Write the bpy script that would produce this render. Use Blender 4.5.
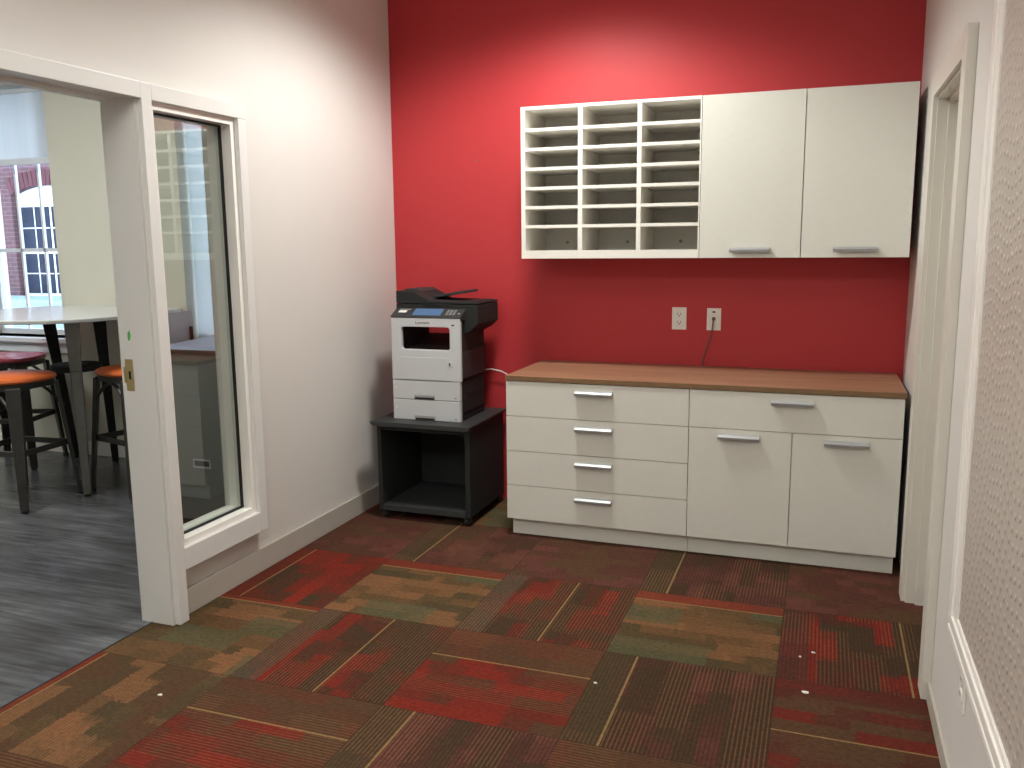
import bpy, bmesh, math, random
from mathutils import Vector, Matrix
random.seed(7)
D = bpy.data
for o in list(D.objects): D.objects.remove(o)
S = bpy.context.scene
COL = S.collection

# ------------------------------------------------------------------ camera
RIGHT = Vector((0.94087985, 0.33860947, -0.00942027))
UP = Vector((-0.04524078, 0.15317198, 0.98716342))
FWD = Vector((-0.3357058, 0.92837599, -0.15943538))
cam_data = D.cameras.new('camera'); cam_data.sensor_width = 36; cam_data.lens = 863.4329 / 1024 * 36
cam_data.clip_start = 0.05; cam_data.clip_end = 200
cam = D.objects.new('camera', cam_data); COL.objects.link(cam)
m = Matrix((RIGHT, UP, -FWD)).transposed().to_4x4(); m.translation = Vector((2.03125, -4.69558, 1.50259))
cam.matrix_world = m
S.camera = cam

# ------------------------------------------------------------------ world, exposure, lights
W = D.worlds.new('overcast_sky'); S.world = W; W.use_nodes = True
bg = W.node_tree.nodes['Background']; bg.inputs['Color'].default_value = (0.66, 0.80, 1.0, 1); bg.inputs['Strength'].default_value = 6.2
S.view_settings.view_transform = 'Standard'; S.view_settings.look = 'None'
S.view_settings.exposure = 0.0; S.view_settings.gamma = 1.0; S.view_settings.use_curve_mapping = False
S.cycles.max_bounces = 10; S.cycles.diffuse_bounces = 5; S.cycles.glossy_bounces = 4
S.cycles.transmission_bounces = 6; S.cycles.transparent_max_bounces = 12
S.cycles.use_denoising = True; S.cycles.sample_clamp_indirect = 6
S.cycles.caustics_reflective = False; S.cycles.caustics_refractive = False
CEIL = 3.05
# long ceiling fixtures: (x, y, half width x, half width y, strength)
FIXTURES = [(0.35, -5.3, 0.30, 0.60, 22.0), (1.75, -5.6, 0.30, 0.60, 22.0), (-2.4, -1.9, 0.30, 0.60, 23.0), (-4.4, -1.9, 0.30, 0.60, 18.0)]  # last fixture is added to brighten the wall under the bar table
LIGHT_COL = (0.97, 0.985, 0.93)
# recessed downlights: (x, y, power)
DOWNS = [(0.74, -1.05, 226), (0.80, -3.0, 62)]
down_lamps = []
for dx, dy, pw in DOWNS:
    sd_ = D.lights.new('downlight_lamp', 'SPOT'); sd_.energy = pw; sd_.color = (0.97, 0.985, 0.93); sd_.spot_size = math.radians(152); sd_.spot_blend = 0.5; sd_.shadow_soft_size = 0.16
    o_ = D.objects.new('downlight_lamp', sd_); COL.objects.link(o_); o_.location = (dx, dy, CEIL - 0.03); down_lamps.append(o_)

# ------------------------------------------------------------------ material helpers
def srgb(r, g, b):
    f = lambda c: (c / 255 / 12.92) if c / 255 <= 0.04045 else ((c / 255 + 0.055) / 1.055) ** 2.4
    return (f(r), f(g), f(b), 1)

class NT:
    """tiny node builder"""
    def __init__(s, mat):
        s.t = mat.node_tree; s.n = s.t.nodes; s.l = s.t.links
    def add(s, typ, **k):
        nd = s.n.new(typ)
        for a, v in k.items(): setattr(nd, a, v)
        return nd
    def link(s, a, b): s.l.new(a, b)
    def val(s, sock, v):
        if hasattr(v, 'is_output'): s.link(v, sock)
        else: sock.default_value = v
    def math(s, op, a, b=0.0, c=0.0, clamp=False):
        nd = s.add('ShaderNodeMath', operation=op, use_clamp=clamp)
        s.val(nd.inputs[0], a); s.val(nd.inputs[1], b)
        if len(nd.inputs) > 2: s.val(nd.inputs[2], c)
        return nd.outputs[0]
    def mix(s, f, a, b, blend='MIX'):
        nd = s.add('ShaderNodeMix', data_type='RGBA', blend_type=blend)
        s.val(nd.inputs[0], f); s.val(nd.inputs[6], a); s.val(nd.inputs[7], b)
        return nd.outputs[2]
    def noise(s, vec, scale, detail=2.0, rough=0.5):
        nd = s.add('ShaderNodeTexNoise'); nd.inputs['Scale'].default_value = scale
        nd.inputs['Detail'].default_value = detail; nd.inputs['Roughness'].default_value = rough
        if vec is not None: s.link(vec, nd.inputs['Vector'])
        return nd.outputs['Fac']
    def wnoise(s, x, y, z=0.0):
        c = s.add('ShaderNodeCombineXYZ'); s.val(c.inputs[0], x); s.val(c.inputs[1], y); s.val(c.inputs[2], z)
        w = s.add('ShaderNodeTexWhiteNoise', noise_dimensions='3D'); s.link(c.outputs[0], w.inputs['Vector'])
        return w.outputs['Value']
    def ramp(s, f, stops, interp='LINEAR'):
        nd = s.add('ShaderNodeValToRGB'); s.link(f, nd.inputs[0]); nd.color_ramp.interpolation = interp
        e = nd.color_ramp.elements
        while len(e) < len(stops): e.new(0.5)
        for i, (p, c) in enumerate(stops): e[i].position = p; e[i].color = c
        return nd.outputs[0]
    def coords(s, which='Object'):
        return s.add('ShaderNodeTexCoord').outputs[which]
    def mapping(s, vec, scale):
        mp = s.add('ShaderNodeMapping'); s.link(vec, mp.inputs['Vector']); mp.inputs['Scale'].default_value = scale
        return mp.outputs[0]
    def bump(s, h, strength, dist=0.01):
        b = s.add('ShaderNodeBump'); b.inputs['Strength'].default_value = strength; b.inputs['Distance'].default_value = dist
        s.link(h, b.inputs['Height']); return b.outputs[0]

def base_mat(name):
    mt = D.materials.new(name); mt.use_nodes = True
    return mt, NT(mt), mt.node_tree.nodes['Principled BSDF']

def paint(name, col, rough=0.55, spec=0.4, var=0.03, scale=6, bump=0.0, bscale=300, metal=0.0):
    mt, t, p = base_mat(name)
    v = t.coords()
    n = t.noise(v, scale, 3)
    d = tuple(c * (1 - var) for c in col[:3]) + (1,); u = tuple(min(1, c * (1 + var)) for c in col[:3]) + (1,)
    t.link(t.ramp(n, [(0.3, d), (0.7, u)]), p.inputs['Base Color'])
    p.inputs['Roughness'].default_value = rough; p.inputs['Specular IOR Level'].default_value = spec
    p.inputs['Metallic'].default_value = metal
    if bump: t.link(t.bump(t.noise(v, bscale, 2), bump, 0.002), p.inputs['Normal'])
    return mt

M = {}
M['wall'] = paint('wall_paint', (0.685, 0.655, 0.625, 1), 0.6, 0.3, 0.015, 3, 0.08, 180)
M['red'] = paint('red_wall_paint', (0.47, 0.034, 0.040, 1), 0.5, 0.35, 0.01, 2.5, 0.08, 180)
M['ceiling'] = paint('ceiling_paint', (0.78, 0.76, 0.73, 1), 0.8, 0.2, 0.02, 8)
M['trim'] = paint('trim_paint', (0.73, 0.715, 0.695, 1), 0.38, 0.5, 0.01, 3)
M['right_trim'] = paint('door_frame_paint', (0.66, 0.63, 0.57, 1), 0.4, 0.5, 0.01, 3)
M['white_trim'] = paint('white_moulding_paint', (0.86, 0.83, 0.79, 1), 0.35, 0.5, 0.01, 3)
M['cove'] = paint('cove_base_vinyl', (0.47, 0.43, 0.38, 1), 0.5, 0.4, 0.03, 4)
M['conf_wall'] = paint('conference_wall_paint', (0.62, 0.60, 0.52, 1), 0.6, 0.3, 0.02, 3, 0.08, 180)
M['lam'] = paint('off_white_laminate', (0.69, 0.68, 0.62, 1), 0.42, 0.45, 0.012, 40)
M['lam_edge'] = paint('white_edge_banding', (0.80, 0.77, 0.71, 1), 0.4, 0.45, 0.01, 20)
M['lam_back'] = paint('cabinet_back_board', (0.70, 0.68, 0.63, 1), 0.6, 0.3, 0.015, 20)
M['alu'] = paint('brushed_aluminium', (0.40, 0.41, 0.42, 1), 0.38, 0.5, 0.03, 60, metal=0.3)
M['brass'] = paint('strike_brass', (0.62, 0.48, 0.24, 1), 0.35, 0.5, 0.05, 40, metal=0.8)
M['green'] = paint('green_tape', (0.10, 0.42, 0.07, 1), 0.6, 0.3, 0.05, 40)
M['cart'] = paint('charcoal_laminate', (0.026, 0.028, 0.028, 1), 0.6, 0.15, 0.08, 30)
M['cart_edge'] = paint('charcoal_edge', (0.036, 0.038, 0.039, 1), 0.5, 0.3, 0.05, 30)
M['pr_white'] = paint('printer_white_plastic', (0.56, 0.575, 0.59, 1), 0.4, 0.45, 0.01, 20)
M['pr_dark'] = paint('printer_charcoal_plastic', (0.024, 0.025, 0.025, 1), 0.62, 0.16, 0.08, 60, 0.1, 500)
M['pr_mid'] = paint('printer_panel_plastic', (0.036, 0.037, 0.038, 1), 0.5, 0.25, 0.05, 60)
M['pr_grey'] = paint('printer_grey_plastic', (0.30, 0.30, 0.30, 1), 0.45, 0.4, 0.03, 30)
M['ink'] = paint('logo_ink', (0.06, 0.06, 0.065, 1), 0.5, 0.3, 0.02, 20)
M['rubber'] = paint('black_rubber', (0.012, 0.012, 0.012, 1), 0.55, 0.35, 0.1, 60)
M['plate'] = paint('white_wall_plate', (0.78, 0.76, 0.71, 1), 0.35, 0.5, 0.01, 20)
M['slot'] = paint('dark_slot', (0.02, 0.02, 0.02, 1), 0.6, 0.2, 0.02, 20)
M['cable_grey'] = paint('grey_cable_jacket', (0.16, 0.10, 0.10, 1), 0.5, 0.4, 0.03, 20)
M['cable_white'] = paint('white_cable_jacket', (0.70, 0.68, 0.66, 1), 0.45, 0.4, 0.02, 20)
M['gun'] = paint('gunmetal_steel', (0.050, 0.048, 0.044, 1), 0.40, 0.5, 0.10, 25, metal=0.35)
M['gun_light'] = paint('pale_gunmetal_steel', (0.15, 0.147, 0.13, 1), 0.42, 0.5, 0.10, 25, metal=0.3)  # paler grey steel, for the front table leg
M['black_steel'] = paint('black_steel', (0.016, 0.016, 0.017, 1), 0.6, 0.3, 0.1, 25)
M['orange'] = paint('orange_vinyl', (0.72, 0.155, 0.035, 1), 0.42, 0.45, 0.05, 14, 0.15, 260)
M['maroon'] = paint('maroon_vinyl', (0.55, 0.09, 0.13, 1), 0.24, 0.7, 0.05, 14, 0.15, 260)
M['tabletop'] = paint('white_table_laminate', (0.60, 0.605, 0.59, 1), 0.22, 0.5, 0.01, 14)
M['grey_cab'] = paint('grey_cabinet_enamel', (0.115, 0.125, 0.12, 1), 0.45, 0.45, 0.03, 14)
M['daylit_cab_lid'] = paint('daylight_tinted_lid_plastic', (0.30, 0.34, 0.48, 1), 0.45, 0.45, 0.03, 14)  # lavender of reflected daylight is put into the lid colour
M['daylit_panel'] = paint('daylight_tinted_white_board', (0.58, 0.62, 0.72, 1), 0.4, 0.45, 0.01, 14)  # white board with the bluish daylight tint mixed into its colour
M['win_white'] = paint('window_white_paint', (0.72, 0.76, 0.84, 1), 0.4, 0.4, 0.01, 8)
M['paper'] = paint('paper_scrap', (0.85, 0.83, 0.78, 1), 0.7, 0.2, 0.02, 50)
M['slate'] = paint('outdoor_ground', (0.26, 0.36, 0.37, 1), 0.8, 0.2, 0.06, 1)
M['stone'] = paint('white_stone', (0.80, 0.82, 0.84, 1), 0.7, 0.3, 0.03, 4)
M['dark_glass'] = paint('dark_window_glass', (0.016, 0.024, 0.045, 1), 0.5, 0.08, 0.05, 2)

def emit_mat(name, col, strength):
    mt = D.materials.new(name); mt.use_nodes = True; t = NT(mt); t.n.clear()
    e = t.add('ShaderNodeEmission'); e.inputs[0].default_value = tuple(col) + (1,); e.inputs[1].default_value = strength
    o = t.add('ShaderNodeOutputMaterial'); t.link(e.outputs[0], o.inputs[0]); return mt

def glass_mat(name, tint, k=1.0):
    mt = D.materials.new(name); mt.use_nodes = True; t = NT(mt); t.n.clear()
    tr = t.add('ShaderNodeBsdfTransparent'); tr.inputs[0].default_value = tuple(tint) + (1,)
    gl = t.add('ShaderNodeBsdfGlossy'); gl.inputs['Roughness'].default_value = 0.0
    fr = t.add('ShaderNodeFresnel'); fr.inputs[0].default_value = 1.5
    gm = t.add('ShaderNodeNewGeometry')
    front = t.math('SUBTRACT', 1.0, gm.outputs['Backfacing'])           # both faces of the sheet reflect: counted once, on the way in
    mx = t.add('ShaderNodeMixShader'); t.link(t.math('MULTIPLY', t.math('MULTIPLY', fr.outputs[0], front), k, clamp=True), mx.inputs[0])
    t.link(tr.outputs[0], mx.inputs[1]); t.link(gl.outputs[0], mx.inputs[2])
    o = t.add('ShaderNodeOutputMaterial'); t.link(mx.outputs[0], o.inputs[0]); return mt
M['glass'] = glass_mat('clear_glass', (0.895, 0.92, 0.895), 2.7)
M['win_glass'] = glass_mat('window_glass', (0.97, 0.985, 1.0), 1.8)

def shade_mat():
    mt = D.materials.new('roller_shade_fabric'); mt.use_nodes = True; t = NT(mt); t.n.clear()
    v = t.coords(); n = t.noise(t.mapping(v, (9, 9, 0.3)), 1.0, 2)
    c = t.ramp(n, [(0.3, (0.78, 0.82, 0.84, 1)), (0.7, (0.88, 0.90, 0.91, 1))])
    d = t.add('ShaderNodeBsdfDiffuse'); t.link(c, d.inputs[0]); tr = t.add('ShaderNodeBsdfTranslucent'); t.link(c, tr.inputs[0])
    mx = t.add('ShaderNodeMixShader'); mx.inputs[0].default_value = 0.55
    t.link(d.outputs[0], mx.inputs[1]); t.link(tr.outputs[0], mx.inputs[2])
    o = t.add('ShaderNodeOutputMaterial'); t.link(mx.outputs[0], o.inputs[0]); return mt
M['shade'] = shade_mat()

def brick_mat():
    mt, t, p = base_mat('red_brick'); v = t.coords('Object')
    sep = t.add('ShaderNodeSeparateXYZ'); t.link(v, sep.inputs[0])
    cb = t.add('ShaderNodeCombineXYZ'); t.link(sep.outputs[0], cb.inputs[0]); t.link(sep.outputs[2], cb.inputs[1])
    b = t.add('ShaderNodeTexBrick'); t.link(cb.outputs[0], b.inputs['Vector'])
    b.inputs['Color1'].default_value = (0.105, 0.032, 0.040, 1); b.inputs['Color2'].default_value = (0.070, 0.026, 0.034, 1)
    b.inputs['Mortar'].default_value = (0.14, 0.085, 0.09, 1); b.inputs['Scale'].default_value = 1.0
    b.inputs['Brick Width'].default_value = 0.22; b.inputs['Row Height'].default_value = 0.075; b.inputs['Mortar Size'].default_value = 0.008
    t.link(b.outputs['Color'], p.inputs['Base Color']); p.inputs['Roughness'].default_value = 0.85
    return mt
M['brick'] = brick_mat()
M['arch_brick'] = paint('arch_brick', (0.09, 0.030, 0.038, 1), 0.85, 0.2, 0.15, 6)

def wood_mat():
    mt, t, p = base_mat('walnut_laminate'); v = t.coords('Object')
    n = t.noise(t.mapping(v, (1.2, 26, 26)), 1.6, 6, 0.6)
    n2 = t.noise(t.mapping(v, (0.7, 7, 7)), 2.0, 2)
    f = t.math('ADD', t.math('MULTIPLY', n, 0.7), t.math('MULTIPLY', n2, 0.3))
    c = t.ramp(f, [(0.32, (0.215, 0.100, 0.054, 1)), (0.5, (0.305, 0.158, 0.092, 1)), (0.68, (0.39, 0.215, 0.132, 1))])
    t.link(c, p.inputs['Base Color']); p.inputs['Roughness'].default_value = 0.42
    return mt
M['wood'] = wood_mat()
M['wood_edge'] = paint('walnut_edge_band', (0.20, 0.115, 0.055, 1), 0.45, 0.4, 0.08, 30)

def vinyl_mat():
    mt, t, p = base_mat('dark_vinyl_plank'); v = t.coords('Object')
    sep = t.add('ShaderNodeSeparateXYZ'); t.link(v, sep.inputs[0])
    row = t.math('FLOOR', t.math('DIVIDE', sep.outputs[1], 0.18))
    r = t.wnoise(row, 3.3)
    xs = t.math('ADD', t.math('DIVIDE', sep.outputs[0], 1.2), r)
    pid = t.wnoise(row, t.math('FLOOR', xs), 1.7)
    g = t.noise(t.mapping(v, (2.0, 26, 1)), 1.5, 5, 0.62)
    g2 = t.noise(t.mapping(v, (1.2, 3.5, 1)), 1.8, 3)
    f = t.math('ADD', t.math('MULTIPLY', pid, 0.07), t.math('ADD', t.math('MULTIPLY', g, 0.48), t.math('MULTIPLY', g2, 0.45)))
    c = t.ramp(f, [(0.36, (0.042, 0.042, 0.045, 1)), (0.52, (0.098, 0.100, 0.107, 1)), (0.68, (0.19, 0.194, 0.208, 1))])
    t.link(c, p.inputs['Base Color']); p.inputs['Roughness'].default_value = 0.27
    t.link(t.bump(g, 0.12, 0.003), p.inputs['Normal']); return mt
M['vinyl'] = vinyl_mat()

def dimple_mat():
    mt, t, p = base_mat('dimpled_wall_covering'); v = t.coords('Object')
    sep = t.add('ShaderNodeSeparateXYZ'); t.link(v, sep.inputs[0])
    y = t.math('DIVIDE', sep.outputs[1], 0.042); z = t.math('DIVIDE', sep.outputs[2], 0.032)
    w = t.math('MULTIPLY', t.math('SINE', t.math('MULTIPLY', y, 0.9)), 0.35)
    z2 = t.math('ADD', z, w)
    row = t.math('FLOOR', z2)
    y2 = t.math('ADD', y, t.math('MULTIPLY', t.math('MODULO', row, 2.0), 0.5))
    a = t.math('SINE', t.math('MULTIPLY', y2, math.tau)); b = t.math('SINE', t.math('MULTIPLY', z2, math.tau))
    h = t.math('MULTIPLY', t.math('MAXIMUM', a, 0.0), t.math('MAXIMUM', b, 0.0))
    p.inputs['Base Color'].default_value = (0.47, 0.395, 0.345, 1)
    n = t.noise(v, 30, 2)
    t.link(t.ramp(n, [(0.3, (0.47, 0.415, 0.37, 1)), (0.7, (0.51, 0.45, 0.40, 1))]), p.inputs['Base Color'])
    p.inputs['Roughness'].default_value = 0.5; t.link(t.bump(h, 0.5, 0.008), p.inputs['Normal'])
    return mt
M['dimple'] = dimple_mat()

def carpet_mat():
    mt, t, p = base_mat('quarter_turn_carpet_tile')
    at = lambda n: t.add('ShaderNodeAttribute', attribute_name=n)
    uv = at('tile_uv').outputs['Vector']; sp = t.add('ShaderNodeSeparateXYZ'); t.link(uv, sp.inputs[0])
    u, v = sp.outputs[0], sp.outputs[1]
    A, B, C, E, L = (at(k).outputs['Color'] for k in ('pal_a', 'pal_b', 'pal_c', 'pal_strip', 'pal_line'))
    pr = t.add('ShaderNodeSeparateXYZ'); t.link(at('tile_params').outputs['Vector'], pr.inputs[0])
    seed, stripe, line = pr.outputs[0], pr.outputs[1], pr.outputs[2]
    # blocks running along the stripes, rows of unlike width
    ob = t.coords('Object')
    fz = lambda sc, amp, src: t.math('ADD', src, t.math('MULTIPLY', t.math('SUBTRACT', t.noise(ob, sc, 1), 0.5), amp))
    uf, vf = fz(70, 0.10, u), fz(95, 0.035, v)           # yarns end unevenly at the edges of a block
    def cells(nu, nv, k):
        vv = t.math('MULTIPLY', vf, nv); row = t.math('FLOOR', vv)
        off = t.wnoise(row, seed, k); uu = t.math('ADD', t.math('MULTIPLY', uf, nu), t.math('MULTIPLY', off, 3.0))
        return t.wnoise(t.math('FLOOR', uu), row, t.math('ADD', seed, k)), off
    c1, o1 = cells(2.4, 9.0, 11.0); c2, o2 = cells(4.2, 9.0, 23.0); c3, o3 = cells(1.5, 3.0, 37.0)
    f = t.math('ADD', t.math('MULTIPLY', c1, 0.5), t.math('ADD', t.math('MULTIPLY', c2, 0.25), t.math('MULTIPLY', c3, 0.25)))
    wa = t.math('GREATER_THAN', f, 0.43); wb = t.math('GREATER_THAN', f, 0.60)
    soft1 = t.math('MULTIPLY_ADD', t.math('SUBTRACT', f, 0.32), 4.0, 0.0, clamp=True)
    soft2 = t.math('MULTIPLY_ADD', t.math('SUBTRACT', f, 0.54), 4.0, 0.0, clamp=True)
    col = t.mix(soft2, t.mix(soft1, B, A), C)
    flat = t.math('LESS_THAN', stripe, 0.3)
    blk, _ = cells(2.0, 4.0, 77.0)
    col = t.mix(t.math('MULTIPLY', flat, t.math('MULTIPLY', t.math('GREATER_THAN', blk, 0.70), 0.7)), col, L)
    # the strip on the near side of the yellow thread
    inst = t.math('MULTIPLY', t.math('LESS_THAN', v, line), t.math('LESS_THAN', v, 0.36))
    inst = t.math('MULTIPLY', inst, t.math('MAXIMUM', t.math('LESS_THAN', line, 0.4), t.math('LESS_THAN', v, 0.17))); col = t.mix(t.math('MULTIPLY', inst, 0.72), col, E)
    # fine ribs: dark grooves all over, pale threads only in some blocks
    ph = t.math('FRACT', t.math('MULTIPLY', v, 44.0))
    tri = t.math('ABSOLUTE', t.math('SUBTRACT', ph, 0.5))
    groove = t.math('MULTIPLY_ADD', t.math('SUBTRACT', tri, 0.28), 6.0, 0.0, clamp=True)
    thread = t.math('MULTIPLY_ADD', t.math('SUBTRACT', 0.17, tri), 9.0, 0.0, clamp=True)
    pale, _ = cells(2.2, 5.0, 51.0)
    pmask = t.math('MULTIPLY_ADD', t.math('SUBTRACT', pale, 0.42), 7.0, 0.0, clamp=True)
    col = t.mix(t.math('MULTIPLY', t.math('MULTIPLY', groove, stripe), 0.75), col, (0.035, 0.022, 0.015, 1))
    pf = t.math('MULTIPLY', t.math('MULTIPLY', thread, pmask), t.math('MULTIPLY', stripe, 0.62))
    col = t.mix(pf, col, L)
    # the single yellow thread
    dl = t.math('ABSOLUTE', t.math('SUBTRACT', v, line)); lm = t.math('LESS_THAN', dl, 0.0062)
    col = t.mix(t.math('MULTIPLY', lm, 0.85), col, (0.25, 0.155, 0.065, 1))
    # seam between the tiles
    eu = t.math('MINIMUM', t.math('MINIMUM', u, t.math('SUBTRACT', 1.0, u)), t.math('MINIMUM', v, t.math('SUBTRACT', 1.0, v)))
    col = t.mix(t.math('MULTIPLY', t.math('LESS_THAN', eu, 0.006), 0.35), col, (0.03, 0.02, 0.015, 1))
    n = t.noise(ob, 330, 2, 0.8); n2 = t.noise(ob, 60, 2, 0.6)
    nn = t.math('ADD', t.math('MULTIPLY', n, 0.7), t.math('MULTIPLY', n2, 0.3))
    col = t.mix(1.0, col, t.ramp(nn, [(0.25, (0.30, 0.30, 0.30, 1)), (0.75, (1.65, 1.65, 1.65, 1))]), 'MULTIPLY')
    t.link(col, p.inputs['Base Color']); p.inputs['Roughness'].default_value = 0.95; p.inputs['Specular IOR Level'].default_value = 0.1
    h = t.math('ADD', t.math('MULTIPLY', n, 0.6), t.math('MULTIPLY', tri, stripe))
    t.link(t.bump(h, 0.35, 0.004), p.inputs['Normal']); return mt
M['carpet'] = carpet_mat()

# ------------------------------------------------------------------ geometry helpers
def origin_of(o):
    v = Vector((0, 0, 0))
    while o is not None: v += o.location; o = o.parent
    return v

class MB:
    """collects shapes (in world coordinates) and links them as ONE mesh object"""
    def __init__(s): s.b = bmesh.new()
    def box(s, x0, x1, y0, y1, z0, z1, bev=0.0, seg=2):
        x0, x1 = min(x0, x1), max(x0, x1); y0, y1 = min(y0, y1), max(y0, y1); z0, z1 = min(z0, z1), max(z0, z1)
        t = bmesh.new(); bmesh.ops.create_cube(t, size=1)
        for v in t.verts: v.co = Vector(((x0 + x1) / 2 + v.co.x * (x1 - x0), (y0 + y1) / 2 + v.co.y * (y1 - y0), (z0 + z1) / 2 + v.co.z * (z1 - z0)))
        if bev: bmesh.ops.bevel(t, geom=t.edges[:] , offset=bev, segments=seg, affect='EDGES', profile=0.6)
        s.merge(t); return s
    def merge(s, t, mat=None):
        if mat is not None: bmesh.ops.transform(t, matrix=mat, verts=t.verts)
        me = D.meshes.new('tmp'); t.to_mesh(me); t.free(); s.b.from_mesh(me); D.meshes.remove(me)
    def prism(s, poly, axis, a, b, bev=0.0):
        """poly in the two other axes (in x,y,z order), extruded from a to b"""
        t = bmesh.new(); ax = 'xyz'.index(axis)
        def mk(p, q):
            c = [p[0], p[1]]; c.insert(ax, q); return t.verts.new(c)
        lo = [mk(p, a) for p in poly]; hi = [mk(p, b) for p in poly]; n = len(poly)
        t.faces.new(lo); t.faces.new(hi[::-1])
        for i in range(n): t.faces.new((lo[i], hi[i], hi[(i + 1) % n], lo[(i + 1) % n]))
        bmesh.ops.recalc_face_normals(t, faces=t.faces)
        if bev: bmesh.ops.bevel(t, geom=t.edges[:], offset=bev, segments=2, affect='EDGES', profile=0.6)
        s.merge(t); return s
    def beam(s, p, q, w0, w1, d0=None, d1=None, side=None):
        """tapered rectangular bar from p to q"""
        p, q = Vector(p), Vector(q); d0 = d0 or w0; d1 = d1 or w1
        ax = (q - p).normalized(); sd = Vector(side) if side else (Vector((1, 0, 0)) if abs(ax.x) < 0.8 else Vector((0, 1, 0)))
        up = ax.cross(sd).normalized(); sd = up.cross(ax).normalized()
        t = bmesh.new()
        rg = [[t.verts.new(c + sd * (a * w / 2) + up * (b * d / 2)) for a, b in ((-1, -1), (1, -1), (1, 1), (-1, 1))] for c, w, d in ((p, w0, d0), (q, w1, d1))]
        t.faces.new(rg[0]); t.faces.new(rg[1][::-1])
        for i in range(4): t.faces.new((rg[0][i], rg[1][i], rg[1][(i + 1) % 4], rg[0][(i + 1) % 4]))
        bmesh.ops.recalc_face_normals(t, faces=t.faces)
        bmesh.ops.bevel(t, geom=t.edges[:], offset=min(w0, w1, d0, d1) * 0.14, segments=1, affect='EDGES')
        s.merge(t); return s
    def tube(s, pts, r, n=8):
        P = [Vector(p) for p in pts]; t = bmesh.new(); prev = None; rings = []
        for i, p in enumerate(P):
            d = (P[min(i + 1, len(P) - 1)] - P[max(i - 1, 0)]).normalized()
            if prev is None: prev = Vector((0, 0, 1)) if abs(d.z) < 0.9 else Vector((1, 0, 0))
            a = (prev - d * prev.dot(d)).normalized(); prev = a; b = d.cross(a)
            rr = r[i] if isinstance(r, (list, tuple)) else r
            rings.append([t.verts.new(p + (a * math.cos(k * math.tau / n) + b * math.sin(k * math.tau / n)) * rr) for k in range(n)])
        for i in range(len(P) - 1):
            for k in range(n): t.faces.new((rings[i][k], rings[i + 1][k], rings[i + 1][(k + 1) % n], rings[i][(k + 1) % n]))
        t.faces.new(rings[0][::-1]); t.faces.new(rings[-1])
        bmesh.ops.recalc_face_normals(t, faces=t.faces); s.merge(t); return s
    def lathe(s, c, prof, n=32, axis='z', sx=1.0, sy=1.0, power=2.0):
        """profile [(radius, height)] about an axis through c; power>2 makes the outline squarer"""
        t = bmesh.new(); rings = []
        def pt(r, h, k):
            a = k * math.tau / n; ca, sa = math.cos(a), math.sin(a)
            e = 2.0 / power; x = r * sx * math.copysign(abs(ca) ** e, ca); y = r * sy * math.copysign(abs(sa) ** e, sa)
            v = {'z': (x, y, h), 'y': (x, h, y), 'x': (h, x, y)}[axis]
            return Vector(c) + Vector(v)
        for r, h in prof: rings.append([t.verts.new(pt(max(r, 1e-4), h, k)) for k in range(n)])
        for i in range(len(prof) - 1):
            for k in range(n): t.faces.new((rings[i][k], rings[i + 1][k], rings[i + 1][(k + 1) % n], rings[i][(k + 1) % n]))
        t.faces.new(rings[0][::-1]); t.faces.new(rings[-1])
        bmesh.ops.recalc_face_normals(t, faces=t.faces); s.merge(t); return s
    def ring(s, axis, o, i, a, b, n=1, ri=0.0):
        """rectangular frame o=(p0,p1,q0,q1) round an opening i, from a to b along axis; ri rounds the inner corners"""
        def outline(r, rad, k):
            p0, p1, q0, q1 = r; pts = []
            for cx, cy, st in ((p1 - rad, q1 - rad, 0), (p0 + rad, q1 - rad, 1), (p0 + rad, q0 + rad, 2), (p1 - rad, q0 + rad, 3)):
                for j in range(k):
                    an = (st + (j / (k - 1) if k > 1 else 0.5)) * math.pi / 2
                    if rad: pts.append((cx + rad * math.cos(an), cy + rad * math.sin(an)))
                    else: pts.append((cx, cy))
            return pts
        k = 6 if ri else 1
        O = outline(o, 0.0, k); I = outline(i, ri, k); t = bmesh.new(); ax = 'xyz'.index(axis)
        def mk(p, q):
            c = [p[0], p[1]]; c.insert(ax, q); return t.verts.new(c)
        R = [[mk(p, z) for p in X] for X, z in ((O, a), (I, a), (I, b), (O, b))]; n = len(O)
        for j in range(4):
            A, B = R[j], R[(j + 1) % 4]
            for q in range(n):
                t.faces.new((A[q], A[(q + 1) % n], B[(q + 1) % n], B[q]))
        bmesh.ops.remove_doubles(t, verts=t.verts, dist=1e-6)
        bmesh.ops.dissolve_degenerate(t, dist=1e-6, edges=t.edges)
        bmesh.ops.recalc_face_normals(t, faces=t.faces); s.merge(t); return s
    def build(s, name, mat, parent=None, smooth=False, bevel=0.0):
        off = origin_of(parent)
        if off.length: bmesh.ops.translate(s.b, vec=-off, verts=s.b.verts)
        me = D.meshes.new(name); s.b.to_mesh(me); s.b.free()
        me.materials.append(M[mat] if isinstance(mat, str) else mat)
        o = D.objects.new(name, me); COL.objects.link(o); o.parent = parent
        if smooth:
            for p in me.polygons: p.use_smooth = True
            try: me.set_sharp_from_angle(angle=math.radians(40))
            except Exception: pass
        if bevel:
            bm = o.modifiers.new('edge', 'BEVEL'); bm.width = bevel; bm.segments = 2; bm.limit_method = 'ANGLE'; bm.angle_limit = math.radians(40)
        return o

def box(name, mat, parent, x0, x1, y0, y1, z0, z1, bev=0.0):
    return MB().box(x0, x1, y0, y1, z0, z1, bev).build(name, mat, parent)

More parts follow.
